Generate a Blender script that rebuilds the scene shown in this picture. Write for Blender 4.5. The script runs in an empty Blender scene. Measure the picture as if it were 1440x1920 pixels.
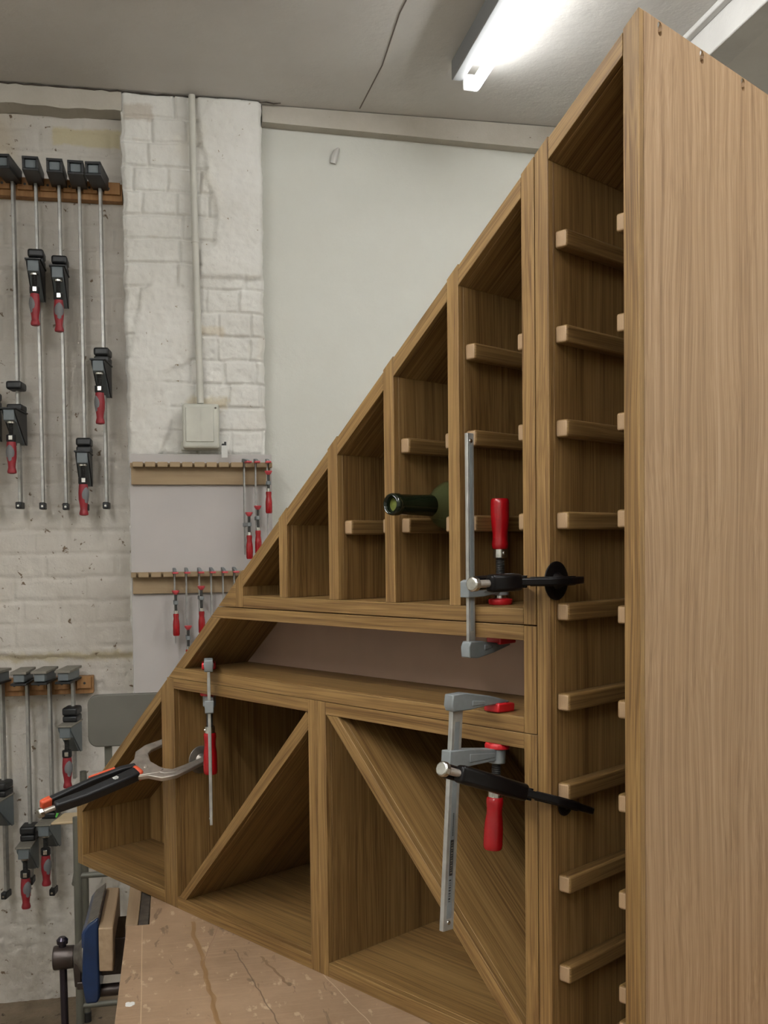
import bpy, math, random
import numpy as np
from mathutils import Vector, Matrix
random.seed(7)
PI = math.pi
COL = bpy.context.scene.collection

# ------------------------------------------------------------------ frames
CAM = Vector((1.0122, -1.0, 0.0968))
PHI = math.radians(57.204)            # direction of the long wall
AV = Vector((math.cos(PHI), math.sin(PHI), 0)); NV = Vector((-math.sin(PHI), math.cos(PHI), 0))
def rw(A, N, Z): return Vector((CAM.x, CAM.y, 0)) + AV*A + NV*N + Vector((0, 0, Z))
FLOOR, CEIL, BENCH = -1.40, 1.565, -0.5684

# ------------------------------------------------------------------ mesh builder
class MB:
    def __init__(s): s.v = []; s.f = []
    def add(s, vs, fs):
        n = len(s.v); s.v += [Vector(v) for v in vs]; s.f += [tuple(i+n for i in f) for f in fs]; return s
    def box(s, x0, x1, y0, y1, z0, z1):
        vs = [(x, y, z) for z in (z0, z1) for y in (y0, y1) for x in (x0, x1)]
        return s.add(vs, [(0,2,3,1),(4,5,7,6),(0,1,5,4),(2,6,7,3),(0,4,6,2),(1,3,7,5)])
    def prism(s, poly, a, b, axis='y'):
        """poly: list of 2D points in the plane across axis; extruded a..b"""
        def P(p, t):
            if axis == 'y': return (p[0], t, p[1])
            if axis == 'x': return (t, p[0], p[1])
            return (p[0], p[1], t)
        n = len(poly); ar = sum(poly[i][0]*poly[(i+1)%n][1]-poly[(i+1)%n][0]*poly[i][1] for i in range(n))
        fl = (ar > 0) != (axis == 'y')
        vs = [P(p, a) for p in poly] + [P(p, b) for p in poly]
        fs = [tuple(range(n))[::-1], tuple(range(n, 2*n))] + [(i, (i+1)%n, n+(i+1)%n, n+i) for i in range(n)]
        if not fl: fs = [f[::-1] for f in fs]
        return s.add(vs, fs)
    def cyl(s, p0, p1, r0, r1=None, n=16, cap=True):
        r1 = r0 if r1 is None else r1
        return s.sweep([p0, p1], [r0, r1], n, cap)
    def sweep(s, pts, rs, n=12, cap=True):
        pts = [Vector(p) for p in pts]; m = len(pts)
        if not hasattr(rs, '__len__'): rs = [rs]*m
        t0 = (pts[1]-pts[0]).normalized()
        u = t0.orthogonal().normalized(); vs = []
        for i in range(m):
            t = ((pts[min(i+1, m-1)]-pts[i]).normalized() + (pts[i]-pts[max(i-1, 0)]).normalized())
            t = t.normalized() if t.length > 1e-9 else t0
            u = (u - t*u.dot(t)).normalized(); w = t.cross(u)
            vs += [pts[i] + (u*math.cos(2*PI*k/n) + w*math.sin(2*PI*k/n))*rs[i] for k in range(n)]
        fs = [(i*n+k, i*n+(k+1)%n, (i+1)*n+(k+1)%n, (i+1)*n+k) for i in range(m-1) for k in range(n)]
        if cap: fs += [tuple(range(n))[::-1], tuple((m-1)*n+k for k in range(n))]
        return s.add(vs, fs)
    def lathe(s, prof, o=(0,0,0), d=(0,0,1), n=24, cap=True):
        """prof: (distance along d, radius)"""
        d = Vector(d).normalized(); o = Vector(o); u = d.orthogonal().normalized(); w = d.cross(u)
        m = len(prof); vs = []
        for t, r in prof: vs += [o + d*t + (u*math.cos(2*PI*k/n) + w*math.sin(2*PI*k/n))*max(r, 1e-5) for k in range(n)]
        fs = [(i*n+k, i*n+(k+1)%n, (i+1)*n+(k+1)%n, (i+1)*n+k) for i in range(m-1) for k in range(n)]
        if cap: fs += [tuple(range(n))[::-1], tuple((m-1)*n+k for k in range(n))]
        return s.add(vs, fs)
    def ribbon(s, path, widths, h0, h1, fn):
        """flat bar following path in a plane (p,q); thickness h0..h1; fn(p,q,h)->3D"""
        m = len(path); L = []; Rr = []
        for i in range(m):
            a = Vector(path[max(i-1,0)]); b = Vector(path[min(i+1,m-1)]); t = (b-a).normalized()
            nrm = Vector((-t.y, t.x)); w = widths[i]/2; c = Vector(path[i])
            L.append(c+nrm*w); Rr.append(c-nrm*w)
        vs = []
        for i in range(m):
            for q in (L[i], Rr[i]):
                for h in (h0, h1): vs.append(fn(q.x, q.y, h))
        fs = []
        for i in range(m-1):
            a = i*4; b = a+4
            fs += [(a, a+1, b+1, b), (a+2, b+2, b+3, a+3), (a, b, b+2, a+2), (a+1, a+3, b+3, b+1)]
        fs += [(0,2,3,1), (4*m-4, 4*m-3, 4*m-1, 4*m-2)]
        return s.add(vs, fs)
    def shift(s, v):
        v = Vector(v); s.v = [p+v for p in s.v]; return s
    def xf(s, M): s.v = [M @ p for p in s.v]; return s

def obj(name, mb, mat, parent=None, bevel=0.0, sharp=35, label=None, seg=2):
    me = bpy.data.meshes.new(name); me.from_pydata([tuple(v) for v in mb.v], [], mb.f)
    import bmesh
    bm = bmesh.new(); bm.from_mesh(me); bmesh.ops.recalc_face_normals(bm, faces=bm.faces[:]); bm.to_mesh(me); bm.free()
    me.materials.append(mat); me.shade_smooth(); me.set_sharp_from_angle(angle=math.radians(sharp))
    o = bpy.data.objects.new(name, me); COL.objects.link(o)
    if parent: o.parent = parent
    if bevel:
        b = o.modifiers.new('bevel', 'BEVEL'); b.width = bevel; b.segments = seg; b.limit_method = 'ANGLE'; b.angle_limit = math.radians(40)
        b.harden_normals = False
    if label: o['label'] = label
    return o
def tag(o, label, cat, group=None):
    o['label'] = label; o['category'] = cat
    if group: o['group'] = group
    return o
def thing(name, label, cat, loc=(0,0,0), rotz=0.0, group=None, rot=None):
    o = bpy.data.objects.new(name, None); COL.objects.link(o); o.location = loc
    o.rotation_euler = (0, 0, rotz)
    if rot is not None: o.rotation_euler = rot.to_euler()
    o.empty_display_size = 0.03
    return tag(o, label, cat, group)
def struct(name, mb, mat, bevel=0):
    o = obj(name, mb, mat, None, bevel); o.location = (CAM.x, CAM.y, 0); o.rotation_euler = (0, 0, PHI); o['kind'] = 'structure'; return o

# ------------------------------------------------------------------ materials
def nt(name):
    m = bpy.data.materials.new(name); m.use_nodes = True; t = m.node_tree
    return m, t, t.nodes['Principled BSDF'], t.nodes, t.links
def simple(name, col, rough=0.5, metal=0.0, var=0.0, scale=60, bump=0.0, spec=0.5, col2=None):
    m, t, b, N, L = nt(name)
    b.inputs['Base Color'].default_value = (*col, 1); b.inputs['Roughness'].default_value = rough
    b.inputs['Metallic'].default_value = metal; b.inputs['Specular IOR Level'].default_value = spec
    tc = N.new('ShaderNodeTexCoord'); nz = N.new('ShaderNodeTexNoise'); nz.inputs['Scale'].default_value = scale; nz.inputs['Detail'].default_value = 5
    L.new(tc.outputs['Object'], nz.inputs['Vector'])
    if var or col2:
        r = N.new('ShaderNodeValToRGB'); r.color_ramp.elements[0].position = .35; r.color_ramp.elements[1].position = .65
        c2 = col2 or tuple(c*(1-var) for c in col)
        r.color_ramp.elements[0].color = (*c2, 1); r.color_ramp.elements[1].color = (*col, 1)
        L.new(nz.outputs['Fac'], r.inputs['Fac']); L.new(r.outputs['Color'], b.inputs['Base Color'])
    if bump:
        bp = N.new('ShaderNodeBump'); bp.inputs['Strength'].default_value = bump; bp.inputs['Distance'].default_value = .002
        L.new(nz.outputs['Fac'], bp.inputs['Height']); L.new(bp.outputs['Normal'], b.inputs['Normal'])
    return m
def mathn(N, L, op, a, b=None, c=None):
    n = N.new('ShaderNodeMath'); n.operation = op
    for i, x in enumerate((a, b, c)):
        if x is None: continue
        if isinstance(x, (int, float)): n.inputs[i].default_value = x
        else: L.new(x, n.inputs[i])
    return n.outputs[0]
OAKS = {}
def oak(kind, pale=1.0, cath=0.0, key=None):
    """straight-grained oak; kind: x,y,z grain axis, or a tilt angle in the XZ plane"""
    k = key or (kind, pale, cath)
    if k in OAKS: return OAKS[k]
    m, t, b, N, L = nt('oak_grain_%s' % str(kind).replace('-', 'n').replace('.', '_'))
    tc = N.new('ShaderNodeTexCoord'); oi = N.new('ShaderNodeObjectInfo')
    off = N.new('ShaderNodeVectorMath'); off.operation = 'ADD'
    rv = N.new('ShaderNodeCombineXYZ')
    for i, s in enumerate((7.3, 11.1, 5.7)): L.new(mathn(N, L, 'MULTIPLY', oi.outputs['Random'], s), rv.inputs[i])
    rot = N.new('ShaderNodeVectorRotate'); rot.rotation_type = 'EULER_XYZ'
    if kind == 'x': rot.inputs['Rotation'].default_value = (0, -PI/2, 0)
    elif kind == 'y': rot.inputs['Rotation'].default_value = (PI/2, 0, 0)
    elif kind == 'z': rot.inputs['Rotation'].default_value = (0, 0, 0)
    else: rot.inputs['Rotation'].default_value = (0, -(PI/2 - kind), 0)
    L.new(tc.outputs['Object'], rot.inputs['Vector'])
    wn_ = N.new('ShaderNodeTexNoise'); wn_.inputs['Scale'].default_value = 1; wn_.inputs['Detail'].default_value = 1
    wm = N.new('ShaderNodeMapping'); wm.inputs['Scale'].default_value = (7, 7, 2.6); L.new(rot.outputs[0], wm.inputs['Vector']); L.new(wm.outputs[0], wn_.inputs['Vector'])
    wa = N.new('ShaderNodeVectorMath'); wa.operation = 'MULTIPLY_ADD'; L.new(wn_.outputs['Color'], wa.inputs[0])
    wa.inputs[1].default_value = (.016+cath*.5, .016+cath*.5, 0); L.new(rot.outputs[0], wa.inputs[2])
    L.new(wa.outputs[0], off.inputs[0]); L.new(rv.outputs[0], off.inputs[1])
    def noise(sx, sz, det=3, rough=.6, dist=0.0):
        mp = N.new('ShaderNodeMapping'); mp.inputs['Scale'].default_value = (sx, sx, sz); L.new(off.outputs[0], mp.inputs['Vector'])
        n = N.new('ShaderNodeTexNoise'); n.inputs['Scale'].default_value = 1; n.inputs['Detail'].default_value = det
        n.inputs['Roughness'].default_value = rough; n.inputs['Distortion'].default_value = dist
        L.new(mp.outputs[0], n.inputs['Vector']); return n.outputs['Fac']
    fine = noise(560, 7, 2, .5); mid = noise(210, 1.8, 3, .55, .2); big = noise(30, .5, 2)
    mp = N.new('ShaderNodeMapping'); mp.inputs['Scale'].default_value = (9, 9, 1.1); L.new(off.outputs[0], mp.inputs['Vector'])
    wv = N.new('ShaderNodeTexWave'); wv.wave_type = 'RINGS'; wv.rings_direction = 'Z'; wv.inputs['Scale'].default_value = 2.2; wv.inputs['Distortion'].default_value = 3.5
    wv.inputs['Detail'].default_value = 2; wv.inputs['Detail Scale'].default_value = 1.2; L.new(mp.outputs[0], wv.inputs['Vector'])
    s = mathn(N, L, 'MULTIPLY', fine, .46); s = mathn(N, L, 'MULTIPLY_ADD', mid, .34, s); s = mathn(N, L, 'MULTIPLY_ADD', big, .30, s)
    s = mathn(N, L, 'MULTIPLY_ADD', wv.outputs['Fac'], .03+cath, s)
    r = N.new('ShaderNodeValToRGB'); cr = r.color_ramp
    g2, b2 = (.975, .86) if pale == 1.0 else (1.05, 1.45)
    cr.elements[0].position = .42; cr.elements[0].color = ((.095 if pale == 1.0 else .165)*pale, (.046 if pale == 1.0 else .090)*pale*g2, (.0135 if pale == 1.0 else .031)*pale*b2, 1)
    cr.elements[1].position = .84+cath*.6; cr.elements[1].color = ((.335 if pale == 1.0 else .345)*pale, (.218 if pale == 1.0 else .226)*pale*g2, (.100 if pale == 1.0 else .103)*pale*b2, 1)
    e = cr.elements.new(.61+cath*.35); e.color = ((.224 if pale == 1.0 else .262)*pale, (.133 if pale == 1.0 else .158)*pale*g2, (.052 if pale == 1.0 else .061)*pale*b2, 1)
    L.new(s, r.inputs['Fac'])
    hs = N.new('ShaderNodeHueSaturation'); L.new(mathn(N, L, 'MULTIPLY_ADD', oi.outputs['Random'], .12, .94 if kind != 'y' else .80), hs.inputs['Value'])
    L.new(r.outputs['Color'], hs.inputs['Color'])
    if kind == 'y':       # cut ends of the rails show paler end grain
        sp = N.new('ShaderNodeSeparateXYZ'); L.new(tc.outputs['Normal'], sp.inputs[0])
        eg = N.new('ShaderNodeTexWave'); eg.inputs['Scale'].default_value = 180; eg.inputs['Distortion'].default_value = 2.5; L.new(off.outputs[0], eg.inputs['Vector'])
        er = N.new('ShaderNodeValToRGB'); er.color_ramp.elements[0].color = (.25,.16,.085,1); er.color_ramp.elements[1].color = (.34,.225,.13,1); L.new(eg.outputs['Fac'], er.inputs['Fac'])
        q = N.new('ShaderNodeMix'); q.data_type = 'RGBA'; L.new(mathn(N, L, 'GREATER_THAN', mathn(N, L, 'ABSOLUTE', sp.outputs['Y']), .85), q.inputs['Factor'])
        L.new(hs.outputs['Color'], q.inputs['A']); L.new(er.outputs['Color'], q.inputs['B']); L.new(q.outputs['Result'], b.inputs['Base Color'])
    else: L.new(hs.outputs['Color'], b.inputs['Base Color'])
    b.inputs['Roughness'].default_value = .5; b.inputs['Specular IOR Level'].default_value = .35
    bp = N.new('ShaderNodeBump'); bp.inputs['Strength'].default_value = .12; bp.inputs['Distance'].default_value = .0008
    L.new(s, bp.inputs['Height']); L.new(bp.outputs['Normal'], b.inputs['Normal'])
    OAKS[k] = m; return m
OX, OY, OZ = oak('x'), oak('y'), oak('z')
SL = math.atan(.838); OS = oak(SL); OD1 = oak(PI/4); OD2 = oak(-PI/4)
OSIDE = oak('z', 1.04, .06)  # paler, pinker oak: veneer tone plus the cooler light put into the colour

def paint(name, c1, c2, speck=(.2,.15,.1), speckamt=.0, stain=None, bump=.4, sc=3.0, patches=()):
    """painted masonry: slow tone drift, small dirt specks, stains"""
    m, t, b, N, L = nt(name); tc = N.new('ShaderNodeTexCoord')
    def noise(scale, det=5, rough=.6, vec=None, dist=0):
        n = N.new('ShaderNodeTexNoise'); n.inputs['Scale'].default_value = scale; n.inputs['Detail'].default_value = det; n.inputs['Roughness'].default_value = rough
        n.inputs['Distortion'].default_value = dist
        L.new(vec or tc.outputs['Object'], n.inputs['Vector']); return n.outputs['Fac']
    def ramp(f, p0, p1, c0=(0,0,0), c1=(1,1,1)):
        r = N.new('ShaderNodeValToRGB'); r.color_ramp.elements[0].position = p0; r.color_ramp.elements[1].position = p1
        r.color_ramp.elements[0].color = (*c0, 1); r.color_ramp.elements[1].color = (*c1, 1); L.new(f, r.inputs['Fac']); return r.outputs['Color']
    def mix(f, a, c):
        mx = N.new('ShaderNodeMix'); mx.data_type = 'RGBA'; L.new(f, mx.inputs['Factor']); L.new(a, mx.inputs['A']) if not isinstance(a, tuple) else None
        if isinstance(c, tuple): mx.inputs['B'].default_value = (*c, 1)
        else: L.new(c, mx.inputs['B'])
        return mx.outputs['Result']
    col = ramp(noise(sc, 6, .65), .32, .68, c2, c1)
    if stain: col = mix(ramp(noise(1.7, 4, .5, dist=.6), .56, .74), col, stain)
    if patches:
        sp = N.new('ShaderNodeSeparateXYZ'); L.new(tc.outputs['Object'], sp.inputs[0]); en = noise(25, 3, .6)
        for (x0, x1, z0, z1, pc, am, soft) in patches:
            fs = []
            for ax, lo, hi in (('X', x0, x1), ('Z', z0, z1)):
                v = mathn(N, L, 'MULTIPLY_ADD', mathn(N, L, 'SUBTRACT', en, .5), soft*3, sp.outputs[ax])
                mr = N.new('ShaderNodeMapRange'); mr.inputs['From Min'].default_value = lo; mr.inputs['From Max'].default_value = lo+soft; L.new(v, mr.inputs['Value']); fs.append(mr.outputs[0])
                mr = N.new('ShaderNodeMapRange'); mr.inputs['From Min'].default_value = hi; mr.inputs['From Max'].default_value = hi-soft; L.new(v, mr.inputs['Value']); fs.append(mr.outputs[0])
            f = mathn(N, L, 'MULTIPLY', mathn(N, L, 'MULTIPLY', fs[0], fs[1]), mathn(N, L, 'MULTIPLY', fs[2], fs[3]))
            col = mix(mathn(N, L, 'MULTIPLY', f, am), col, pc)
    if speckamt:
        col = mix(ramp(noise(38, 3, .6, dist=.4), .72-speckamt, .76-speckamt*.9), col, speck)
    L.new(col, b.inputs['Base Color']); b.inputs['Roughness'].default_value = .62; b.inputs['Specular IOR Level'].default_value = .3
    h = mathn(N, L, 'ADD', mathn(N, L, 'MULTIPLY', noise(26, 6, .6), 1.0), mathn(N, L, 'MULTIPLY', noise(130, 3, .6), .25))
    bp = N.new('ShaderNodeBump'); bp.inputs['Strength'].default_value = bump; bp.inputs['Distance'].default_value = .006
    L.new(h, bp.inputs['Height']); L.new(bp.outputs['Normal'], b.inputs['Normal'])
    return m
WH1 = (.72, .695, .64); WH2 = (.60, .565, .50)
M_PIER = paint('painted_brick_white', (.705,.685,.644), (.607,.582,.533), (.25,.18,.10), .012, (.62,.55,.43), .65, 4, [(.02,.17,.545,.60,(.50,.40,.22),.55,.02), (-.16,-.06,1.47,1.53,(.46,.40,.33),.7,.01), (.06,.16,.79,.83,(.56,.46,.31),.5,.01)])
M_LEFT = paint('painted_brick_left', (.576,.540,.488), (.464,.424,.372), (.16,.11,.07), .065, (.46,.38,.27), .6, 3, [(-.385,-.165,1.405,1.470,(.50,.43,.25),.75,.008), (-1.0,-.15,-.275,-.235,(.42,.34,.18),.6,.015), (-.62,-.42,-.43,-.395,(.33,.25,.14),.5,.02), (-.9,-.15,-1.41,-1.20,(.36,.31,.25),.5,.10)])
M_RIGHT = paint('painted_plaster', (.616,.612,.558), (.569,.562,.507), (.4,.36,.28), .0, None, .35, 2)
M_CEIL = paint('painted_ceiling', (.623,.599,.566), (.558,.529,.496), (.3,.25,.2), .0, None, .3, 2)
M_TRIM = paint('painted_trim', (.484,.448,.390), (.406,.367,.304), (.2,.15,.1), .01, None, .4, 5)
M_BEAM = paint('painted_beam', (.561,.544,.518), (.493,.476,.451), (.3,.25,.2), .0, None, .4, 5)
M_FLOOR = paint('dusty_concrete_floor', (.25,.19,.13), (.13,.095,.06), (.05,.035,.02), .08, (.30,.24,.17), .8, 7)
M_BOARD = simple('grey_painted_mdf', (.445,.413,.394), .6, var=.06, scale=6, bump=.05)
M_PINK = simple('pink_brown_ply', (.33,.21,.15), .6, var=.14, scale=9)
def plywood(name, a, b_, along='x', fine=150):
    m, t, b, N, L = nt(name); tc = N.new('ShaderNodeTexCoord'); oi = N.new('ShaderNodeObjectInfo')
    mp = N.new('ShaderNodeMapping'); mp.inputs['Scale'].default_value = (4, fine, fine) if along == 'x' else ((fine, 4, fine) if along == 'y' else (fine, fine, 4))
    L.new(tc.outputs['Object'], mp.inputs['Vector']); L.new(mathn(N, L, 'MULTIPLY', oi.outputs['Random'], 9), mp.inputs['Location'])
    n = N.new('ShaderNodeTexNoise'); n.inputs['Scale'].default_value = 1; n.inputs['Detail'].default_value = 4; L.new(mp.outputs[0], n.inputs['Vector'])
    r = N.new('ShaderNodeValToRGB'); r.color_ramp.elements[0].position = .3; r.color_ramp.elements[1].position = .7
    r.color_ramp.elements[0].color = (*a, 1); r.color_ramp.elements[1].color = (*b_, 1); L.new(n.outputs['Fac'], r.inputs['Fac'])
    L.new(r.outputs['Color'], b.inputs['Base Color']); b.inputs['Roughness'].default_value = .6; b.inputs['Specular IOR Level'].default_value = .3
    return m
M_RAILPLY = plywood('birch_rack_wood', (.28,.195,.11), (.37,.27,.16), 'x', 60)
M_RAILPINE = plywood('orange_pine_batten', (.26,.125,.045), (.36,.19,.075), 'z', 70)
M_LINER = plywood('beech_jaw_liner', (.23,.155,.09), (.30,.21,.13), 'y', 90)
M_PALE = plywood('pale_birch', (.44,.33,.20), (.50,.39,.25), 'x', 60)
M_STEEL = simple('bar_steel', (.38,.37,.345), .42, .55, .22, 60)
M_STEELD = simple('dark_screw_steel', (.05,.048,.045), .45, .6)
M_CHROME = simple('bright_steel', (.62,.60,.56), .25, 1.0, .25, 120)
M_CAST = simple('grey_cast_arm', (.20,.215,.22), .5, .2, .12, 70)
M_RED = simple('red_lacquered_handle', (.30,.003,.006), .25, 0, .12, 20)
M_REDPAD = simple('red_plastic_pad', (.45,.008,.012), .4)
M_REDDIM = simple('red_rubber_handle', (.27,.012,.02), .5, 0, .2, 40)
M_REDFADE = simple('faded_red_pad', (.48,.055,.065), .5)
M_GRIP = simple('grey_rubber_grip', (.15,.15,.155), .6)
M_BLACK = simple('black_plastic', (.010,.010,.011), .45)
M_BLACKG = simple('black_gloss_paint', (.004,.003,.003), .32, 0, spec=.18)
M_KGREY = simple('blue_grey_plastic', (.13,.15,.16), .5, 0, .1, 30)
M_KDUST = simple('dusty_jaw_face', (.22,.20,.165), .8, 0, .2, 60)
M_STOOL = simple('grey_green_stool_paint', (.115,.11,.088), .5, .1, .18, 8)
M_STOOLB = simple('grey_backrest', (.115,.108,.09), .55, .1, .16, 9)
M_BLUE = simple('blue_enamel', (.003,.018,.065), .35, 0, .35, 25)
M_WORN = simple('worn_iron', (.14,.12,.10), .5, .5, .4, 80)
M_VDARK = simple('oily_dark_iron', (.045,.032,.027), .35, .5, .3, 50)
M_SHAFT = simple('dark_polished_rod', (.05,.042,.055), .22, .8)
M_ORANGE = simple('orange_rubber', (.55,.075,.025), .5)
M_NICKEL = simple('nickel_plate', (.50,.45,.40), .36, .75, .25, 60)
M_PADM = simple('dull_steel_pad', (.28,.25,.22), .42, .6, .3, 50)
M_BOX = simple('aged_white_box', (.53,.52,.45), .45, 0, .12, 15)
M_PIPE = simple('painted_conduit', (.54,.52,.46), .5, 0, .1, 12)
M_GREEN = simple('green_plastic', (.08,.40,.06), .4)
M_WHITE = simple('white_card', (.6,.59,.56), .6)
M_INK = simple('black_print', (.012,.010,.010), .5)
M_FIX = simple('grey_batten_body', (.20,.20,.20), .5)
m, t, b, N, L = nt('green_bottle_glass'); M_GLASS = m
b.inputs['Base Color'].default_value = (.075,.09,.035,1); b.inputs['Roughness'].default_value = .05
b.inputs['Alpha'].default_value = .36; b.inputs['IOR'].default_value = 1.5
m, t, b, N, L = nt('neck_refraction_black'); M_NECK = m  # darkness refracted in the neck is put into a near-black colour
b.inputs['Base Color'].default_value = (.006,.009,.004,1); b.inputs['Roughness'].default_value = .12
M_MOUTH = simple('green_mouth_glass', (.10,.115,.02), .3)
def emit(name, col, s):
    m, t, b, N, L = nt(name); b.inputs['Base Color'].default_value = (.8,.8,.8,1)
    b.inputs['Emission Color'].default_value = (*col, 1); b.inputs['Emission Strength'].default_value = s; return m

# bench surface: worn MDF / ply with glue stains and scratches
m, t, b, N, L = nt('worn_bench_board'); M_BENCH = m
tc = N.new('ShaderNodeTexCoord')
def nz(scale, det=5, vs=(1,1,1), dist=0, rough=.6):
    mp = N.new('ShaderNodeMapping'); mp.inputs['Scale'].default_value = vs; L.new(tc.outputs['Object'], mp.inputs['Vector'])
    n = N.new('ShaderNodeTexNoise'); n.inputs['Scale'].default_value = scale; n.inputs['Detail'].default_value = det; n.inputs['Distortion'].default_value = dist; n.inputs['Roughness'].default_value = rough
    L.new(mp.outputs[0], n.inputs['Vector']); return n.outputs['Fac']
def rp(f, p0, p1, c0, c1):
    r = N.new('ShaderNodeValToRGB'); r.color_ramp.elements[0].position = p0; r.color_ramp.elements[1].position = p1
    r.color_ramp.elements[0].color = (*c0, 1); r.color_ramp.elements[1].color = (*c1, 1); L.new(f, r.inputs['Fac']); return r.outputs['Color']
def mx(f, a, c):
    q = N.new('ShaderNodeMix'); q.data_type = 'RGBA'; L.new(f, q.inputs['Factor']); L.new(a, q.inputs['A'])
    if isinstance(c, tuple): q.inputs['B'].default_value = (*c, 1)
    else: L.new(c, q.inputs['B'])
    return q.outputs['Result']
c = rp(nz(7, 7, rough=.7), .3, .7, (.225,.145,.085), (.335,.222,.138))
c = mx(mathn(N, L, 'MULTIPLY', rp(nz(1, 4, (14, 150, 1)), .5, .75, (0,0,0), (1,1,1)), .5), c, (.36,.24,.15))
c = mx(mathn(N, L, 'MULTIPLY', rp(nz(1, 3, (9, 26, 1), 1.2), .66, .74, (0,0,0), (1,1,1)), .45), c, (.20,.115,.06))
c = mx(mathn(N, L, 'MULTIPLY', rp(nz(60, 3, (1, .4, 1)), .62, .68, (0,0,0), (1,1,1)), .5), c, (.55,.42,.28))
c = mx(mathn(N, L, 'MULTIPLY', rp(nz(45, 3, (1, .3, 1), .5), .645, .70, (0,0,0), (1,1,1)), .7), c, (.12,.075,.045))
# one long wavy glue run and a few scratches, laid out in bench coordinates
sep = N.new('ShaderNodeSeparateXYZ'); L.new(tc.outputs['Object'], sep.inputs[0])
def run(x0, y0, x1, y1, w, amp, freq, col, c):
    """stain that wanders along the line (x0,y0)-(x1,y1)"""
    yy = sep.outputs['Y']; tt = mathn(N, L, 'DIVIDE', mathn(N, L, 'SUBTRACT', yy, y0), y1-y0)
    xc = mathn(N, L, 'MULTIPLY_ADD', tt, x1-x0, x0)
    n = N.new('ShaderNodeTexNoise'); n.noise_dimensions = '1D'; n.inputs['Scale'].default_value = freq; n.inputs['Detail'].default_value = 1; L.new(yy, n.inputs['W'])
    xc = mathn(N, L, 'MULTIPLY_ADD', mathn(N, L, 'SUBTRACT', n.outputs['Fac'], .5), amp, xc)
    d = mathn(N, L, 'ABSOLUTE', mathn(N, L, 'SUBTRACT', sep.outputs['X'], xc))
    f = mathn(N, L, 'LESS_THAN', d, w)
    inside = mathn(N, L, 'MULTIPLY', mathn(N, L, 'GREATER_THAN', tt, 0), mathn(N, L, 'LESS_THAN', tt, 1))
    return mx(mathn(N, L, 'MULTIPLY', mathn(N, L, 'MULTIPLY', f, inside), .75), c, col)
c = run(.008, 1.80, .050, 1.25, .0036, .020, 13, (.215,.115,.04), c)
c = run(.075, 1.66, .122, 1.38, .0010, .006, 30, (.09,.05,.03), c)
c = run(.115, 1.62, .150, 1.50, .0022, .010, 40, (.16,.09,.045), c)
c = run(-.079, 1.80, -.060, 1.20, .0006, .001, 5, (.52,.38,.24), c)
c = run(.055, 1.78, .020, 1.60, .0008, .003, 20, (.22,.13,.08), c)
c = run(.20, 1.55, .26, 1.30, .0006, .004, 20, (.55,.42,.30), c)
L.new(c, b.inputs['Base Color']); b.inputs['Roughness'].default_value = .5; b.inputs['Specular IOR Level'].default_value = .35
bp = N.new('ShaderNodeBump'); bp.inputs['Strength'].default_value = .25; bp.inputs['Distance'].default_value = .001; L.new(nz(60, 5), bp.inputs['Height']); L.new(bp.outputs['Normal'], b.inputs['Normal'])

# ------------------------------------------------------------------ room shell
rng = np.random.default_rng(3)
def vnoise(x, y, s, seed=0):
    r = np.random.default_rng(seed); G = r.random((257, 257)); x = x*s+1000; y = y*s+1000
    xi = np.floor(x).astype(int); yi = np.floor(y).astype(int); fx = x-xi; fy = y-yi; fx = fx*fx*(3-2*fx); fy = fy*fy*(3-2*fy)
    g = lambda a, b_: G[a % 257, b_ % 257]
    return (g(xi,yi)*(1-fx)+g(xi+1,yi)*fx)*(1-fy)+(g(xi,yi+1)*(1-fx)+g(xi+1,yi+1)*fx)*fy
def fbm(x, y, s, seed=0, o=4): return sum(vnoise(x, y, s*2**k, seed+k)*.5**k for k in range(o))/sum(.5**k for k in range(o))
def smooth(e0, e1, x): t_ = np.clip((x-e0)/(e1-e0), 0, 1); return t_*t_*(3-2*t_)
def inpoly(x, y, poly):
    c_ = np.zeros(x.shape, bool); n = len(poly)
    for i in range(n):
        x0, y0 = poly[i]; x1, y1 = poly[(i+1)%n]
        cond = ((y0 > y) != (y1 > y)); xx = (x1-x0)*(y-y0)/((y1-y0) or 1e-9)+x0; c_ ^= cond & (x < xx)
    return c_
def blur(a, k):
    for _ in range(2):
        for ax in (0, 1):
            a = sum(np.roll(a, i, ax) for i in range(-k, k+1))/(2*k+1)
    return a
def brick_h(X, Z, z0, pitch=.0765, blen=.225, joint=.011, depth=.006, seed=1, soft=.6):
    """relief of courses: bricks proud of recessed joints, wobbling edges"""
    wz = (fbm(X, Z, 14, seed)-.5)*.010; wx = (fbm(X, Z, 16, seed+9)-.5)*.012
    row = np.floor((Z+wz-z0)/pitch); fz = (Z+wz-z0)/pitch-row
    off = (np.sin(row*12.9898+seed)*43758.5453) % 1.0
    hdr = ((np.sin(row*3.71+seed*2)*917.3) % 1.0) > .5
    bl = np.where(hdr, blen*.5, blen)
    cx = (X+wx)/bl+off; col_ = np.floor(cx); fx = cx-col_
    dz = np.minimum(fz, 1-fz)*pitch; dx = np.minimum(fx, 1-fx)*bl
    d = np.minimum(dz, dx*1.1)
    h = smooth(0.0005, joint*soft, d)*depth
    tone = (np.sin(row*7.13+col_*5.77+seed)*1753.1) % 1.0
    return h + (tone-.5)*.004
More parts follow.
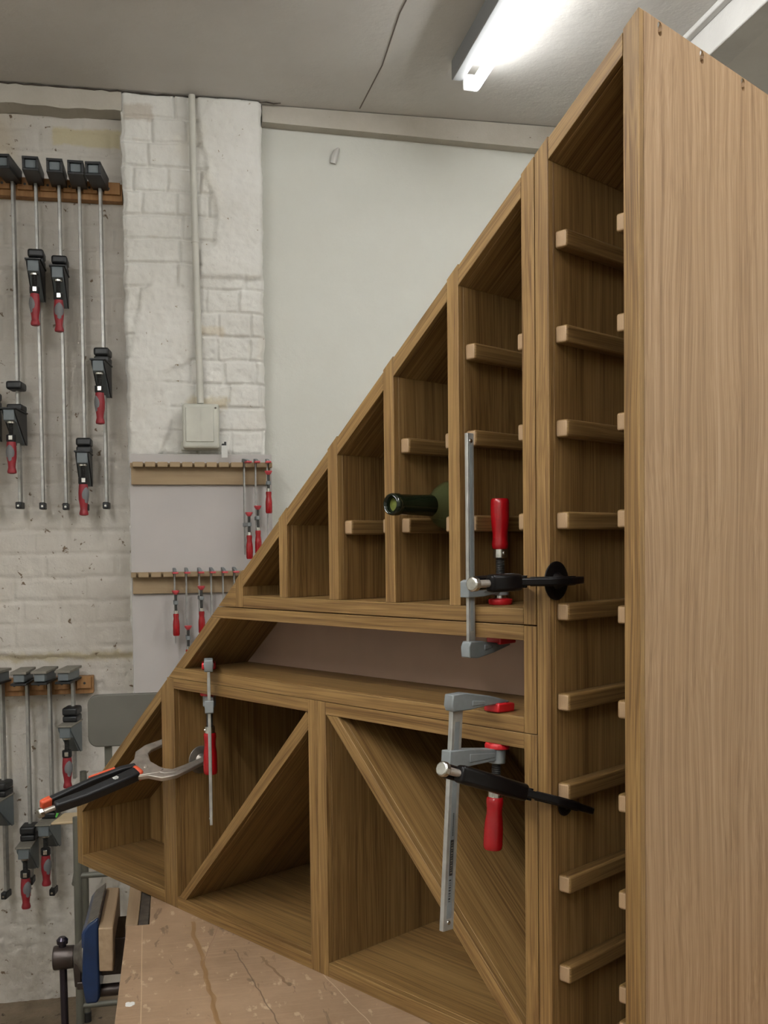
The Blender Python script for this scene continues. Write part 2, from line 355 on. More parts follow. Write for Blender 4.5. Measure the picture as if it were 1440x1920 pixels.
def relief(name, x0, x1, z0, z1, step, H, Nfront, mat, edge=0.0, back=.09):
    """grid facing the room (toward -N) with side returns"""
    nx = int((x1-x0)/step)+1; nzv = int((z1-z0)/step)+1
    X, Z = np.meshgrid(np.linspace(x0, x1, nx), np.linspace(z0, z1, nzv)); h = H(X, Z)
    if edge:
        wl = (fbm(X*0, Z, 22, 5)-.5)*edge; tt = (X-x0)/(x1-x0)
        X = X + wl*(1-tt)**8 + (fbm(X*0+3, Z, 22, 8)-.5)*edge*tt**8
        e = np.minimum(X-X[:, :1], X[:, -1:]-X); h = h - .010*(1-smooth(0, .012, e))
    Y = Nfront - h
    V = np.stack([X, Y, Z], -1).reshape(-1, 3)
    i = np.arange(nx*nzv).reshape(nzv, nx)
    F = np.stack([i[:-1,:-1], i[:-1,1:], i[1:,1:], i[1:,:-1]], -1).reshape(-1, 4)
    if back:
        bl = V.reshape(nzv, nx, 3)[:, 0].copy(); bl[:,1] = Nfront+back; br = V.reshape(nzv, nx, 3)[:, -1].copy(); br[:,1] = Nfront+back
        n0 = len(V); V = np.vstack([V, bl, br]); a = n0+np.arange(nzv); c_ = n0+nzv+np.arange(nzv)
        F = np.vstack([F, np.stack([a[:-1], i[:-1,0], i[1:,0], a[1:]], -1), np.stack([i[:-1,-1], c_[:-1], c_[1:], i[1:,-1]], -1)])
    me = bpy.data.meshes.new(name); me.from_pydata(V.tolist(), [], F.tolist()); me.materials.append(mat); me.shade_smooth()
    o = bpy.data.objects.new(name, me); COL.objects.link(o); o.location = (CAM.x, CAM.y, 0); o.rotation_euler = (0, 0, PHI); o['kind'] = 'structure'
    return o
A0, A1, N0, N1 = -2.4, 3.2, -2.6, 3.45
PLA = [(.075,1.58),(.085,1.41),(.103,1.375),(.103,1.31),(.130,1.235),(.134,1.175),(.124,1.085),(.080,1.075),(.080,.985),(.30,.985),(.30,1.58)]
PLB = [(.055,1.0),(.02,.945),(-.03,.945),(-.075,.962),(-.115,.93),(-.122,.85),(-.14,.77),(-.18,.62),(-.18,.38),(-.06,.40),(-.02,.52),(-.05,.67),(.06,.72),(.06,.99)]
def h_pier(X, Z):
    h = brick_h(X, Z, .405, .0772, .215, .011, .0115, 4)
    n = fbm(X, Z, 40, 11)
    pa = blur((inpoly(X+(fbm(X,Z,30,2)-.5)*.01, Z, PLA)).astype(float), 1); pb = blur((inpoly(X, Z+(fbm(X,Z,30,3)-.5)*.02, PLB)).astype(float), 1)
    rub = smooth(.52, .62, fbm(X, Z, 9, 21))*(Z < .98)
    h = h*(1-.5*rub) + rub*n*.006
    h = h*(1-pa) + pa*(.0235 + (fbm(X, Z, 10, 31)-.5)*.006)
    h = h*(1-.9*pb) + pb*(.0165 + (fbm(X, Z, 12, 41)-.5)*.012)
    cr = np.abs(X-.235-(fbm(X, Z, 20, 6)-.5)*.03 + (Z-1.13)*.8)
    h = h - .004*(1-smooth(0, .003, cr))*(np.abs(Z-1.14) < .05)
    return h + (fbm(X, Z, 62, 51)-.5)*.0065 + (fbm(X, Z, 6, 61)-.5)*.006
relief('wall_pier', -.163, .284, FLOOR, 1.560, .0042, h_pier, 3.372, M_PIER, .012)
def h_left(X, Z):
    up = smooth(-.35, -.22, Z)
    h = brick_h(X, Z, -.30, .0765, .225, .012, .0065, 8, .8)*(.35+.65*up)
    h = h*(1-.8*smooth(.5, .68, fbm(X, Z, 3.1, 71)))
    h += (fbm(X, Z, 30, 81)-.5)*.006*(1.6-up) + (fbm(X, Z, 5, 91)-.5)*.012
    edge = Z + .245 + (fbm(X, Z*0, 6, 15)-.5)*.05          # ragged ledge where old render stops
    h += .010*smooth(-.006, .006, edge)
    pit = fbm(X, Z, 60, 17); h -= .006*smooth(.66, .74, pit)*(1-up)
    return h
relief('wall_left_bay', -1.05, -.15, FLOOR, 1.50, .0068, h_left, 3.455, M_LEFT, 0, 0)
# upright wall behind (one thick slab), other walls, floor, ceiling
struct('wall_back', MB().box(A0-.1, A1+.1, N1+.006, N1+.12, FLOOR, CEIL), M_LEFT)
struct('wall_plaster', MB().box(.27, A1, N1-.012, N1+.004, FLOOR, CEIL), M_RIGHT)
struct('wall_left', MB().box(A0-.1, A0, N0, N1, FLOOR, CEIL), M_RIGHT)
struct('wall_right', MB().box(A1, A1+.1, N0, N1, FLOOR, CEIL), M_RIGHT)
struct('wall_front', MB().box(A0-.1, A1+.1, N0-.1, N0, FLOOR, CEIL), M_RIGHT)
struct('floor', MB().box(A0-.1, A1+.1, N0-.1, N1+.12, FLOOR-.05, FLOOR), M_FLOOR)
struct('ceiling', MB().box(A0-.1, A1+.1, N0-.1, N1+.12, CEIL, CEIL+.05), M_CEIL)
# lintel over the left bay: a rough painted timber
mb = MB()
n = 40
for k in range(n):
    a0 = -1.1+k*.94/n; a1 = -1.1+(k+1)*.94/n
    zb = lambda a: 1.499 + .002*math.sin(a*60) + .002*math.sin(a*23)
    mb.add([(a0,3.362,zb(a0)),(a1,3.362,zb(a1)),(a1,3.362,CEIL-.004),(a0,3.362,CEIL-.004),(a0,3.45,zb(a0)),(a1,3.45,zb(a1))], [(0,1,2,3),(4,5,1,0)])
struct('trim_1', mb, M_TRIM)
# tapered cornice on the plastered bay
mb = MB(); mb.add([(.29,3.385,CEIL-.002),(1.9,3.385,CEIL-.002),(1.9,3.385,1.468),(.29,3.385,1.508),(.29,3.44,1.512),(1.9,3.44,1.47)], [(0,3,2,1),(3,4,5,2)])
struct('trim_2', mb, M_TRIM)
mb = MB(); mb.box(1.475, 1.56, N0, 3.44, 1.462, CEIL)      # boxed beam
struct('trim_3', mb, M_BEAM, .004)
mb = MB(); mb.box(1.452, 1.475, N0, 3.44, 1.548, CEIL); struct('trim_4', mb, M_BEAM, .003)
# thin seam in the ceiling boards
mb = MB(); mb.sweep([(.615,3.36,CEIL),(.63,3.05,CEIL),(.618,2.75,CEIL),(.635,2.4,CEIL),(.63,1.5,CEIL)], .0022, 6); struct('trim_5', mb, simple('crack_dirt', (.16,.13,.11), .9))

mb = MB(); pts = []
for k in range(60):
    a_ = -1.05+k*1.40/59; pts.append((a_, 3.3595+.002*math.sin(k*2.3), CEIL-.003-.0025*abs(math.sin(k*1.7))))
mb.sweep(pts, [.0008+.0016*abs(math.sin(k*.9))*(1 if k > 18 else .4) for k in range(60)], 6); struct('trim_7', mb, simple('joint_dirt', (.06,.045,.035), .9))
# ------------------------------------------------------------------ cabinet
def so(x): return .838*x+.354          # outer slope line of the staircase cut
def si(x): return .838*x+.3285
LIP = .0105
def panel(parent, name, poly, y1, mat, axis='xz', y0=0.0, lip=True, bev=.0007, matl=None):
    """board given by its front outline (x,z), running back to y1, with a solid-wood edge on the front"""
    o = Vector(parent.location)
    P = [(p[0]-o.x, p[1]-o.z) for p in poly]; y0 -= o.y; y1 -= o.y
    ob = obj(name, MB().prism(P, y0+(LIP+.0002 if lip else 0), y1), mat, parent, bev)
    if lip: obj('edge_lipping', MB().prism(P, y0, y0+LIP), matl or mat, ob, bev)
    return ob
def rect(x0, x1, z0, z1): return [(x0,z0),(x1,z0),(x1,z1),(x0,z1)]
def slab(x0, x1, top, z0): return [(x0,z0),(x1,z0),(x1,top(x1)),(x0,top(x0))]
RAILZ = [.4775,.363,.249,.1365,.0244,-.087,-.198,-.3135,-.4265]
rail_y = (.0125, .315)
def bottle_rail(parent, xa, xb, ztop, depth=.315):
    o = parent.location
    return obj('bottle_rail', MB().box(xa-o.x, xb-o.x, .0125-o.y, depth-o.y, ztop-.0218-o.z, ztop-o.z), OY, parent, .0032, seg=3)
# tall column
ZB = BENCH
tall = thing('wine_rack_column', 'tall narrow oak wine rack column with sloping top, at the right', 'cabinet', (.328, .18, ZB))
ps = lambda x: so(x)+.003
panel(tall, 'side_panel', slab(.2558, .2758, ps, ZB), .36, OZ)
side = panel(tall, 'side_panel', slab(.3805, .4008, ps, ZB), .62, OSIDE, matl=OZ)
panel(tall, 'sloping_top', [(.2762,si(.2762)),(.3801,si(.3801)),(.3801,so(.3801)),(.2762,so(.2762))], .36, OS)
panel(tall, 'bottom_panel', rect(.2762, .3801, ZB, ZB+.021), .36, OX)
panel(tall, 'back_panel', slab(.2762, .3801, si, ZB+.022), .358, OZ, y0=.342, lip=False)
for z in RAILZ:
    bottle_rail(tall, .2761, .2941, z, .34); bottle_rail(tall, .3622, .3802, z, .34)
bottle_rail(tall, .3622, .3802, -.4700, .34)
# screw pockets near the top edge of the big side panel (real recesses)
cut = MB(); hy = [.045, .142, .249, .325, .43, .54]
for y in hy:
    for k in range(2):
        c0 = Vector((.4008-.328+.004, y-.18, .6867-ZB-.004*k*1.6)); cut.cyl(c0-Vector((.012-.003*k,0,0)), c0+Vector((.01,0,0)), .0052-.0009*k, None, 18)
cme = bpy.data.meshes.new('cutter'); cme.from_pydata([tuple(v) for v in cut.v], [], cut.f); co = bpy.data.objects.new('cutter', cme); COL.objects.link(co); co.location = tall.location
side.modifiers.clear()
bo = side.modifiers.new('b', 'BOOLEAN'); bo.object = co; bo.operation = 'DIFFERENCE'; bo.solver = 'EXACT'; bo.use_self = True
bpy.context.view_layer.update(); dg = bpy.context.evaluated_depsgraph_get()
nm = bpy.data.meshes.new_from_object(side.evaluated_get(dg)); side.modifiers.clear(); old = side.data; side.data = nm; nm.set_sharp_from_angle(angle=math.radians(35))
bpy.data.objects.remove(co)
for y in hy[:4]:
    c0 = Vector((.4008-.328-.0065, y-.18, .6867-ZB-.002)); obj('screw', MB().lathe([(0,.0038),(.0015,.004),(.002,.0022),(.0005,.0018)], c0, (1,0,.1), 12), M_WORN, tall)

# upper bottle rack
up = thing('bottle_rack_unit', 'stepped triangular oak wine rack with six uprights, standing on the open shelf unit', 'cabinet', (-.06, .165, -.0037))
D = .33; zb = -.0037; zf = .0166
P_ = [(-.3749,-.3545),(-.2558,-.2352),(-.1347,-.113),(-.0124,.0076),(.1105,.1303),(.2349,.2545)]
for i, (a, c_) in enumerate(P_):
    panel(up, 'side_panel' if i in (0, 5) else 'divider', slab(a, c_, ps, zb+.0006 if i in (0, 5) else zf+.0002), D, OZ)
panel(up, 'bottom_panel', rect(-.3543, .2347, zb+.0006, zf), D, OX)
panel(up, 'end_wedge', [(-.4262,zb+.0006),(-.3751,zb+.0006),(-.3751,so(-.3751))], D, OX)
for i in range(5):
    a = P_[i][1]+.0002; c_ = P_[i+1][0]-.0002
    panel(up, 'sloping_top', [(a,si(a)),(c_,si(c_)),(c_,so(c_)),(a,so(a))], D, OS)
panel(up, 'back_panel', slab(-.354, .2345, lambda x: si(x)-.001, zf+.0004), D-.001, OZ, y0=D-.016, lip=False)
for i, zs in ((2, RAILZ[3:4]), (3, RAILZ[2:4]), (4, RAILZ[1:4])):
    for z in zs:
        bottle_rail(up, P_[i][1]+.0003, P_[i][1]+.0178, z, .31); bottle_rail(up, P_[i+1][0]-.0178, P_[i+1][0]-.0003, z, .31)
# open shelf unit
mid = thing('open_shelf_unit', 'low open oak shelf unit with slanted left end and plain brown back', 'cabinet', (-.15, .165, -.1405))
xi = lambda z: (z-.354)/.838; xn = lambda z: (z-.3285)/.838
panel(mid, 'top_panel', [(xi(-.0234),-.0234),(.2347,-.0234),(.2347,-.0045),(xi(-.0045),-.0045)], D, OX)
panel(mid, 'bottom_panel', [(xi(-.1401),-.1401),(.2347,-.1401),(.2347,-.1203),(xi(-.1203),-.1203)], D, OX)
panel(mid, 'slanted_end', [(xi(-.1200),-.1200),(xn(-.1200),-.1200),(xn(-.0237),-.0237),(xi(-.0237),-.0237)], D, OS)
panel(mid, 'side_panel', rect(.2350, .2545, -.1401, -.0049), D, OZ)
panel(mid, 'back_panel', [(xn(-.12)+.0005,-.1200),(.2347,-.1200),(.2347,-.0236),(xn(-.0236)+.0005,-.0236)], .150, M_PINK, y0=.140, lip=False)
# lower boxes
BT, TP = ZB, -.1408
zr0, zr1 = -.1602, -.5464
def diag(parent, pts, mat): panel(parent, 'diagonal_divider', pts, .30, mat)
lb = thing('diamond_box', 'lower oak box whose diagonal shelf rises to the top right', 'cabinet', (-.381, .165, ZB))
panel(lb, 'side_panel', rect(-.5946, -.5727, BT, TP), D, OZ); panel(lb, 'side_panel', rect(-.1892, -.1688, BT, TP), D, OZ)
panel(lb, 'top_panel', rect(-.5725, -.1894, zr0, TP), D, OX); panel(lb, 'bottom_panel', rect(-.5725, -.1894, BT, zr1), D, OX)
panel(lb, 'back_panel', rect(-.5724, -.1895, zr1+.0002, zr0-.0002), D-.001, OZ, y0=D-.014, lip=False)
diag(lb, [(-.5665,zr1+.0003),(-.5445,zr1+.0003),(-.1896,-.1890),(-.1896,-.1640),(-.1935,-.1606)], OD1)
rb = thing('diamond_box', 'lower oak box whose diagonal shelf falls to the bottom right', 'cabinet', (.043, .165, ZB))
panel(rb, 'side_panel', rect(-.1684, -.1473, BT, TP), D, OZ); panel(rb, 'side_panel', rect(.2347, .2545, BT, TP), D, OZ)
panel(rb, 'top_panel', rect(-.1471, .2345, zr0, TP), D, OX); panel(rb, 'bottom_panel', rect(-.1471, .2345, BT, zr1), D, OX)
panel(rb, 'back_panel', rect(-.1470, .2344, zr1+.0002, zr0-.0002), D-.001, OZ, y0=D-.014, lip=False)
diag(rb, [(-.1450,-.1606),(-.1200,-.1606),(.2343,-.5200),(.2343,-.5461),(.2300,-.5461)], OD2)
sb = thing('end_box', 'small oak end box with a steep sloping top, at the far left overhanging the bench', 'cabinet', (-.787, .165, ZB))
panel(sb, 'side_panel', slab(-.9577, -.9355, so, BT), D, OZ); panel(sb, 'side_panel', slab(-.6162, -.5952, so, BT), D, OZ)
panel(sb, 'sloping_top', [(-.9353,si(-.9353)),(-.6164,si(-.6164)),(-.6164,so(-.6164)),(-.9353,so(-.9353))], D, OS)
panel(sb, 'bottom_panel', rect(-.9353, -.6164, BT, zr1), D, OX)
panel(sb, 'back_panel', slab(-.9352, -.6165, lambda x: si(x)-.0002, zr1+.0002), .172, OZ, y0=.163, lip=False)

# ------------------------------------------------------------------ wine bottle
bt = thing('wine_bottle', 'empty dark green wine bottle lying in the rack with its neck sticking out', 'bottle', (.0590, -.059, .1527))
nk = [(.012,.0),(.010,.0096),(.0015,.0100),(.0,.0125),(.001,.0142),(.006,.0152),(.013,.0152),(.015,.0140),(.05,.0141),(.078,.0150)]
obj('neck', MB().lathe(nk, (0,0,0), (0,1,0), 40, cap=False), M_NECK, bt, sharp=60)
obj('mouth', MB().lathe([(.0090,.0098),(.0085,.0)], (0,0,0), (0,1,0), 32, cap=False), M_MOUTH, bt)
out = [(.0781,.0150),(.088,.0185),(.098,.026),(.108,.0325),(.118,.0360),(.13,.0370),(.28,.0370),(.294,.0355),(.299,.031)]
inn = [(.296,.0),(.292,.028),(.285,.0335),(.13,.0350),(.118,.0340),(.106,.0298),(.097,.0235),(.088,.0165),(.0781,.0135)]
obj('bottle_body', MB().lathe(out+[(.297,.0)]+inn+[out[0]], (0,0,0), (0,1,0), 48, cap=False), M_GLASS, bt, sharp=60)

# ------------------------------------------------------------------ screw clamps on the cabinet
def f_clamp(label, loc, rot, L, D_, tpad, s, h0, h1, bt_=.005, bd=.013, rad=.0125, arm_h=.020, group=None, mark=False, sg=1):
    """local: z runs from the fixed arm toward the free end of the bar, y from the bar toward the jaws"""
    t = thing('screw_clamp', label, 'clamp', loc, group=group, rot=rot)
    mb = MB().box(-bt_/2, bt_/2, -bd/2, bd/2, .002, L)
    barp = obj('bar', mb, M_STEEL, t, .0006)
    g = MB().box(-bt_/2-.0004, bt_/2+.0004, -bd*.22, bd*.22, .03, L-.015); obj('bar_groove', g, M_CAST, barp)
    # fixed arm: deep at the bar, tapering to the jaw tip
    pr = [(-bd/2-.005,-.004),(-bd/2-.006,.010),(-bd/2-.002,arm_h-.003),(bd/2+.010,arm_h-.004),(D_*.6,arm_h-.008),(D_+.010,arm_h-.0105),(D_+.012,arm_h-.0135),(D_*.65,-.001),(bd/2,-.006)]
    fa = obj('fixed_arm', MB().prism(pr, -.0075, .0075, 'x'), M_CAST, t, .0015)
    obj('arm_rib', MB().prism([(bd/2+.012,.004),(D_*.55,.0055),(D_*.55,arm_h-.010),(bd/2+.012,arm_h-.009)], -.0085, .0085, 'x'), M_CAST, fa, .001)
    obj('jaw_pad', MB().box(-.0125, .0125, D_-.016, D_+.018, arm_h-.0110, tpad-.0003), M_REDPAD, t, .0022)
    sa = [(-bd/2-.006,s-.013),(-bd/2-.006,s+.008),(-bd/2,s+.010),(bd/2+.008,s+.009),(D_-.010,s+.0055),(D_-.010,s-.0095),(bd/2+.012,s-.013)]
    o2 = obj('sliding_arm', MB().prism(sa, -.0075, .0075, 'x').cyl((0,D_,s-.013), (0,D_,s+.010), .0115, None, 22), M_CAST, t, .0012)
    obj('arm_rib', MB().prism([(bd/2+.012,s-.007),(D_-.014,s-.005),(D_-.014,s+.001),(bd/2+.012,s+.004)], -.0084, .0084, 'x'), M_CAST, o2, .0008)
    wk = tpad+.0400                                             # far side of the clamped boards
    prof = []
    z = wk+.010
    while z < h0-.010: prof += [(z,.0052),(z+.0011,.0064),(z+.0022,.0052)]; z += .0024
    obj('spindle', MB().lathe(prof+[(h0-.006,.0052)], (0,D_,0), (0,0,1), 16), M_STEELD, t, sharp=50)
    obj('spindle_neck', MB().lathe([(wk+.006,.0075),(wk+.013,.0075),(wk+.014,.0055)], (0,D_,0), (0,0,1), 18), M_CHROME, t)
    obj('pressure_pad', MB().lathe([(wk+.0003,.0150),(wk+.0035,.0165),(wk+.0075,.0160),(wk+.009,.009)], (0,D_,0), (0,0,1), 26), M_REDPAD, t, .0004)
    c_ = obj('ferrule', MB().lathe([(h0-.012,.0085),(h0-.011,.0095),(h0+.002,.0092)], (0,D_,0), (0,0,1), 22), M_CHROME, t)
    obj('rivet', MB().lathe([(0,.0028),(.0015,.0022),(.002,.0005)], (sg*.0088,D_-.002,h0-.005), (sg,-.25,0), 12), M_CHROME, c_)
    H = h1-h0
    hp = [(0,.0100),(.02,.0112),(.10,.0118),(.20,.0108),(.32,.0107),(.45,.0122),(.62,.0130),(.90,.0132),(.97,.0128),(1.0,.0112),(1.005,.0)]
    obj('handle', MB().lathe([(h0+H*a, r*rad/.0130) for a, r in hp], (0,D_,0), (0,0,1), 32), M_RED, t, sharp=50)
    if mark:
        X_ = -bt_/2
        lm = obj('bar_label', MB().box(X_-.0009, X_-.0002, -.0035, .0020, L-.112, L-.068), M_INK, barp)
        mk = MB(); z = L-.109
        while z < L-.072:
            w = random.uniform(.0014, .0030); mk.box(X_-.0011, X_-.0009, -.0022, .0008, z, z+.0006); mk.box(X_-.0011, X_-.0009, -.0022, -.0014 if w < .002 else .0008, z, z+w*.8); z += w+.0012
        obj('label_print', mk, M_KDUST, lm)
        mk = MB(); z = L-.063
        while z < L-.034:
            w = random.uniform(.0012, .0028); mk.box(X_-.0007, X_-.0002, -.0030, .0004, z, z+.0006); mk.box(X_-.0007, X_-.0002, -.0006 if w < .002 else -.0030, .0004, z, z+w*.7); z += w+.0012
        obj('bar_print', mk, M_INK, barp); mk = MB()
        z = L-.145
        while z < L-.118: mk.box(X_-.0007, X_-.0002, -.0008, .0008, z, z+.0011); z += .0018
        obj('bar_print', mk, M_INK, barp)
    obj('end_rivet', MB().lathe([(0,.003),(.001,.0025),(.0015,.0)], (sg*bt_/2,0,L-.010), (sg,0,0), 12), M_CHROME, barp)
    return t
I3 = Matrix.Identity(3)
fx = Matrix.Rotation(PI, 3, 'Y')
f_clamp('grey screw clamp with red handle pointing up, its bar in front of the bottle rack', (.155, -.0085, -.0450), I3, .287, .0615, .0214, .087, .136, .204, .005, .0125)
# lower one hangs with handle down and leans a little
ca = math.radians(-4.6)
Rt = Matrix.Rotation(ca, 3, 'X') @ fx
org = Vector((.184, .012, -.1203)) - Rt @ Vector((0, .084, .0214))
f_clamp('large grey screw clamp with red handle pointing down, hanging from the shelf at lower right', org, Rt, .288, .084, .0214, .078, .132, .200, .0065, .019, .0125, mark=True, sg=-1)
d3 = Vector((-.825, .565, 0)); ang = math.atan2(-d3.x, d3.y)
R3 = Matrix.Rotation(ang, 3, 'Z') @ fx
f_clamp('slim screw clamp seen edge-on at the left end of the shelf', (-.4345, -.0165, -.0989), R3, .283, .078, .0214, .079, .137, .212, .005, .0125, .0125)

# ------------------------------------------------------------------ locking face clamps
def locking_clamp(label, pivot, angle, half, Lh, fwd, style, disc, arm=None, roll=0.0, d2=None):
    """local: y toward the jaws, x across the clamped boards, z the thin direction"""
    t = thing('locking_clamp', label, 'clamp', pivot, rot=Matrix.Rotation(angle, 3, 'X') @ Matrix.Rotation(roll, 3, 'Y'))
    black = style == 'black'; body = M_BLACKG if black else M_NICKEL; grip = M_BLACKG if black else M_BLACK
    f3 = lambda p, q, h: (p, q, h)
    hw = (half+.016)/math.cos(roll); arm = arm or fwd+.012; wk = 1.0 if style == 'black' else 1.45
    # fixed jaw on the right (+x), moving jaw on the left
    obj('fixed_jaw', MB().ribbon([(.004,-.050),(.010,-.028),(hw*.80,-.012),(hw,.006),(hw,.030),(hw-.002,arm)], [q*wk for q in (.020,.024,.019,.013,.0105,.008)], -.0045, .0045, f3), body, t, .0015)
    obj('moving_jaw', MB().ribbon([(-.004,-.046),(-.012,-.026),(-hw*.84,-.012),(-hw,.006),(-hw,.028),(-hw+.001,arm-.008)], [q*wk for q in (.018,.022,.016,.012,.010,.008)], -.0040, .0040, f3), body, t, .0015)
    obj('jaw_rib', MB().ribbon([(.010,-.026),(hw*.82,-.010),(hw,.008),(hw,.030)], [.006,.005,.004,.003], -.0058, .0058, f3), body, t, .001)
    for sx, nme in ((1, 'swivel_pad'), (-1, 'swivel_pad')):
        r = disc if sx > 0 else (d2 or disc); fy = fwd if sx > 0 else arm-.012
        Ri = Matrix.Rotation(-roll, 3, 'Y'); o_ = Ri @ Vector((sx*(half+.0010), fy, -sx*hw*math.sin(roll)))
        obj(nme, MB().lathe([(0,r),(.0016,r),(.0026,r*.86),(.0026,r*.45),(.0085,r*.30),(.0120,r*.26)], o_, Ri @ Vector((sx,0,0)), 34), M_PADM if not black else M_BLACKG, t, .0004)
    for y in (-.030, -.046): obj('rivet', MB().cyl((.004*(1 if y > -.04 else -1), y, -.0075), (.004*(1 if y > -.04 else -1), y, .0075), .0042, None, 14), body, t, .0006)
    # fixed handle: channel grip, slightly arched
    y0 = -.048; y1 = -Lh+.030
    path = [(.006,y0),(.008,(y0*2+y1)/3),(.009,(y0+2*y1)/3),(.005,y1)]
    obj('fixed_handle', MB().ribbon(path, [.022,.020,.018,.015], -.0105, .0105, f3), grip, t, .0045, seg=4)
    lp = [(-.010,y0+.006),(-.016,y0-.02),(-.0175,(y0+y1)/2),(-.013,y1+.004),(-.011,y1-.008)]
    obj('lever_handle', MB().ribbon(lp, [.010,.011,.010,.011,.007], -.0085, .0085, f3), grip, t, .003, seg=3)
    if not black:
        obj('pivot_plate', MB().prism([(-.018,-.052),(.018,-.052),(.030,-.020),(.026,-.006),(-.004,-.014),(-.028,-.010),(-.030,-.026)], -.0062, .0062, 'z'), body, t, .0015)
        obj('collar_band', MB().ribbon([(.005,y0+.006),(.006,y0-.004)], [.0235,.0235], -.0112, .0112, f3), M_ORANGE, t, .004)
        obj('collar_band', MB().ribbon([(-.0135,y1+.004),(-.0125,y1-.030+.014)], [.013,.010], -.0088, .0088, f3), M_ORANGE, t, .003)
        obj('lever_inlay', MB().ribbon([(-.0205,y0-.030),(-.0235,(y0+y1)/2)], [.005,.004], -.0060, .0092, f3), M_ORANGE, t, .001)
        mk = MB()
        for k in range(9): mk.box(.004+random.uniform(-.003,.003), .006+random.uniform(-.002,.004), y0-.045+random.uniform(-.005,.005), y0-.043+random.uniform(-.004,.006), .0104, .01085)
        obj('paint_fleck', mk, M_WHITE, t, label='white flecks')
    else:
        mk = MB(); yc = (y0+y1)/2+.01
        for a_, b_, c_, d_ in ((-.003,.003,-.006,-.005),(-.003,.003,.005,.006),(-.003,-.0022,-.006,.006),(.0022,.003,-.006,.006)): mk.box(.008+a_, .008+b_, yc+c_, yc+d_, .0104, .0108)
        obj('stamped_mark', mk, M_CAST, t)
    obj('adjusting_screw', MB().cyl((.005,y1+.004,0), (.004,-Lh+.006,0), .0045, None, 16), M_NICKEL, t)
    obj('screw_head', MB().lathe([(0,.0070),(.0015,.0088),(.008,.0088),(.0095,.0070)], (.004,-Lh,0), (0,1,0), 10), M_CHROME, t, .0006)
    return t
locking_clamp('black locking pliers clamp with big round pad, upper one on the column uprights', (.2552, .0, .0520), 0.0, .0210, .128, .010, 'black', .0240, .046, d2=.012)
locking_clamp('black locking pliers clamp slanting down into the column, lower one on the uprights', (.2552, .006, -.2200), math.radians(-20.0), .0210, .200, .022, 'black', .0150, .064, d2=.012)
locking_clamp('silver locking pliers clamp with black and orange handles at the far left', (-.5942, -.022, -.2960), math.radians(11.5), .0222, .240, .074, 'silver', .0260, roll=math.radians(26), d2=.018)

# ------------------------------------------------------------------ workbench and vise (room frame: x along the wall, y toward it)
wb = thing('workbench', 'heavy joinery workbench with a stained worn board top carrying the oak cabinet', 'workbench', rw(0, 0, FLOOR), PHI)
bz = BENCH-FLOOR
top = [(-.100,.92),(1.30,.92),(1.30,2.46),(-.112,2.46),(-.110,2.02),(-.069,2.02),(-.067,1.805),(-.106,1.805)]
obj('top_board', MB().prism(top, bz-.020, bz-.0003, 'z'), M_BENCH, wb, .0008)
obj('bench_frame', MB().box(-.066, 1.28, .94, 2.44, bz-.085, bz-.0205), M_LINER, wb, .002)
for x in (.0, 1.16):
    for y in (1.0, 2.26): obj('leg', MB().box(x, x+.10, y, y+.10, 0, bz-.086), M_LINER, wb, .003)
fk = MB()
for k in range(7): fk.lathe([(0,.004),(.0006,.0035),(.0008,.0)], (-.088+.0035*math.sin(k*2.1)+.003*(k%3), 1.49+.004*math.cos(k*1.7), bz-.0003), (0,0,1), 9)
obj('paint_fleck', fk, M_WHITE, wb, label='small white paint fleck')
obj('lower_shelf', MB().box(.02, 1.24, 1.02, 2.34, .20, .225), M_LINER, wb, .002)
vs = thing('bench_vise', 'blue cast iron woodworking vise with wooden jaw liners on the left edge of the bench', 'vise', rw(0, 0, 0), PHI)
obj('rear_jaw_liner', MB().prism([(-.1085,1.808),(-.087,1.808),(-.087,2.018),(-.1105,2.018)], -.66, BENCH, 'z'), M_LINER, vs, .0012)
obj('rear_jaw', MB().box(-.0865, -.0690, 1.8085, 1.985, -.66, BENCH-.003), M_WORN, vs, .001)
fl = [(-.1530,1.790),(-.1285,1.786),(-.1290,2.000),(-.1545,2.005)]
obj('front_jaw_liner', MB().prism(fl, -.640, -.5625, 'z'), M_LINER, vs, .0025)
# blue casting: outline in (x,z), ribbed and tapered toward the bottom
bp_ = [(-.181,-.600),(-.181,-.572),(-.172,-.560),(-.1535,-.548),(-.1535,-.690),(-.158,-.700),(-.178,-.700),(-.184,-.660)]
fj = obj('front_jaw', MB().prism(bp_, 1.800, 1.990, 'y'), M_BLUE, vs, .004, seg=3)
obj('worn_edge', MB().prism([(-.180,-.571),(-.171,-.5585),(-.1533,-.5465),(-.1533,-.553),(-.172,-.5655),(-.179,-.578)], 1.805, 1.985, 'y'), M_WORN, fj, .001, label='bare worn iron top edge')
obj('boss', MB().lathe([(0,.0345),(.006,.034),(.016,.022),(.030,.0165)], (-.183,1.895,-.650), (-1,0,0), 28), M_WORN, fj)
obj('apron_rib', MB().box(-.190, -.181, 1.87, 1.92, -.695, -.60), M_BLUE, fj, .003)
obj('spindle_head', MB().lathe([(0,.0165),(.012,.0165),(.013,.0205),(.046,.0215),(.049,.0205),(.050,.016)], (-.193,1.895,-.650), (-1,0,0), 28), M_VDARK, vs, .0006)
obj('tommy_bar', MB().cyl((-.226,1.895,-.622), (-.223,1.895,-.93), .0068, None, 18).lathe([(0,.004),(.002,.0098),(.009,.0105),(.014,.0060)], (-.226,1.895,-.626), (0,0,1), 18).lathe([(0,.004),(.002,.0098),(.009,.0105),(.012,.0060)], (-.223,1.895,-.93), (0,0,-1), 18), M_SHAFT, vs)
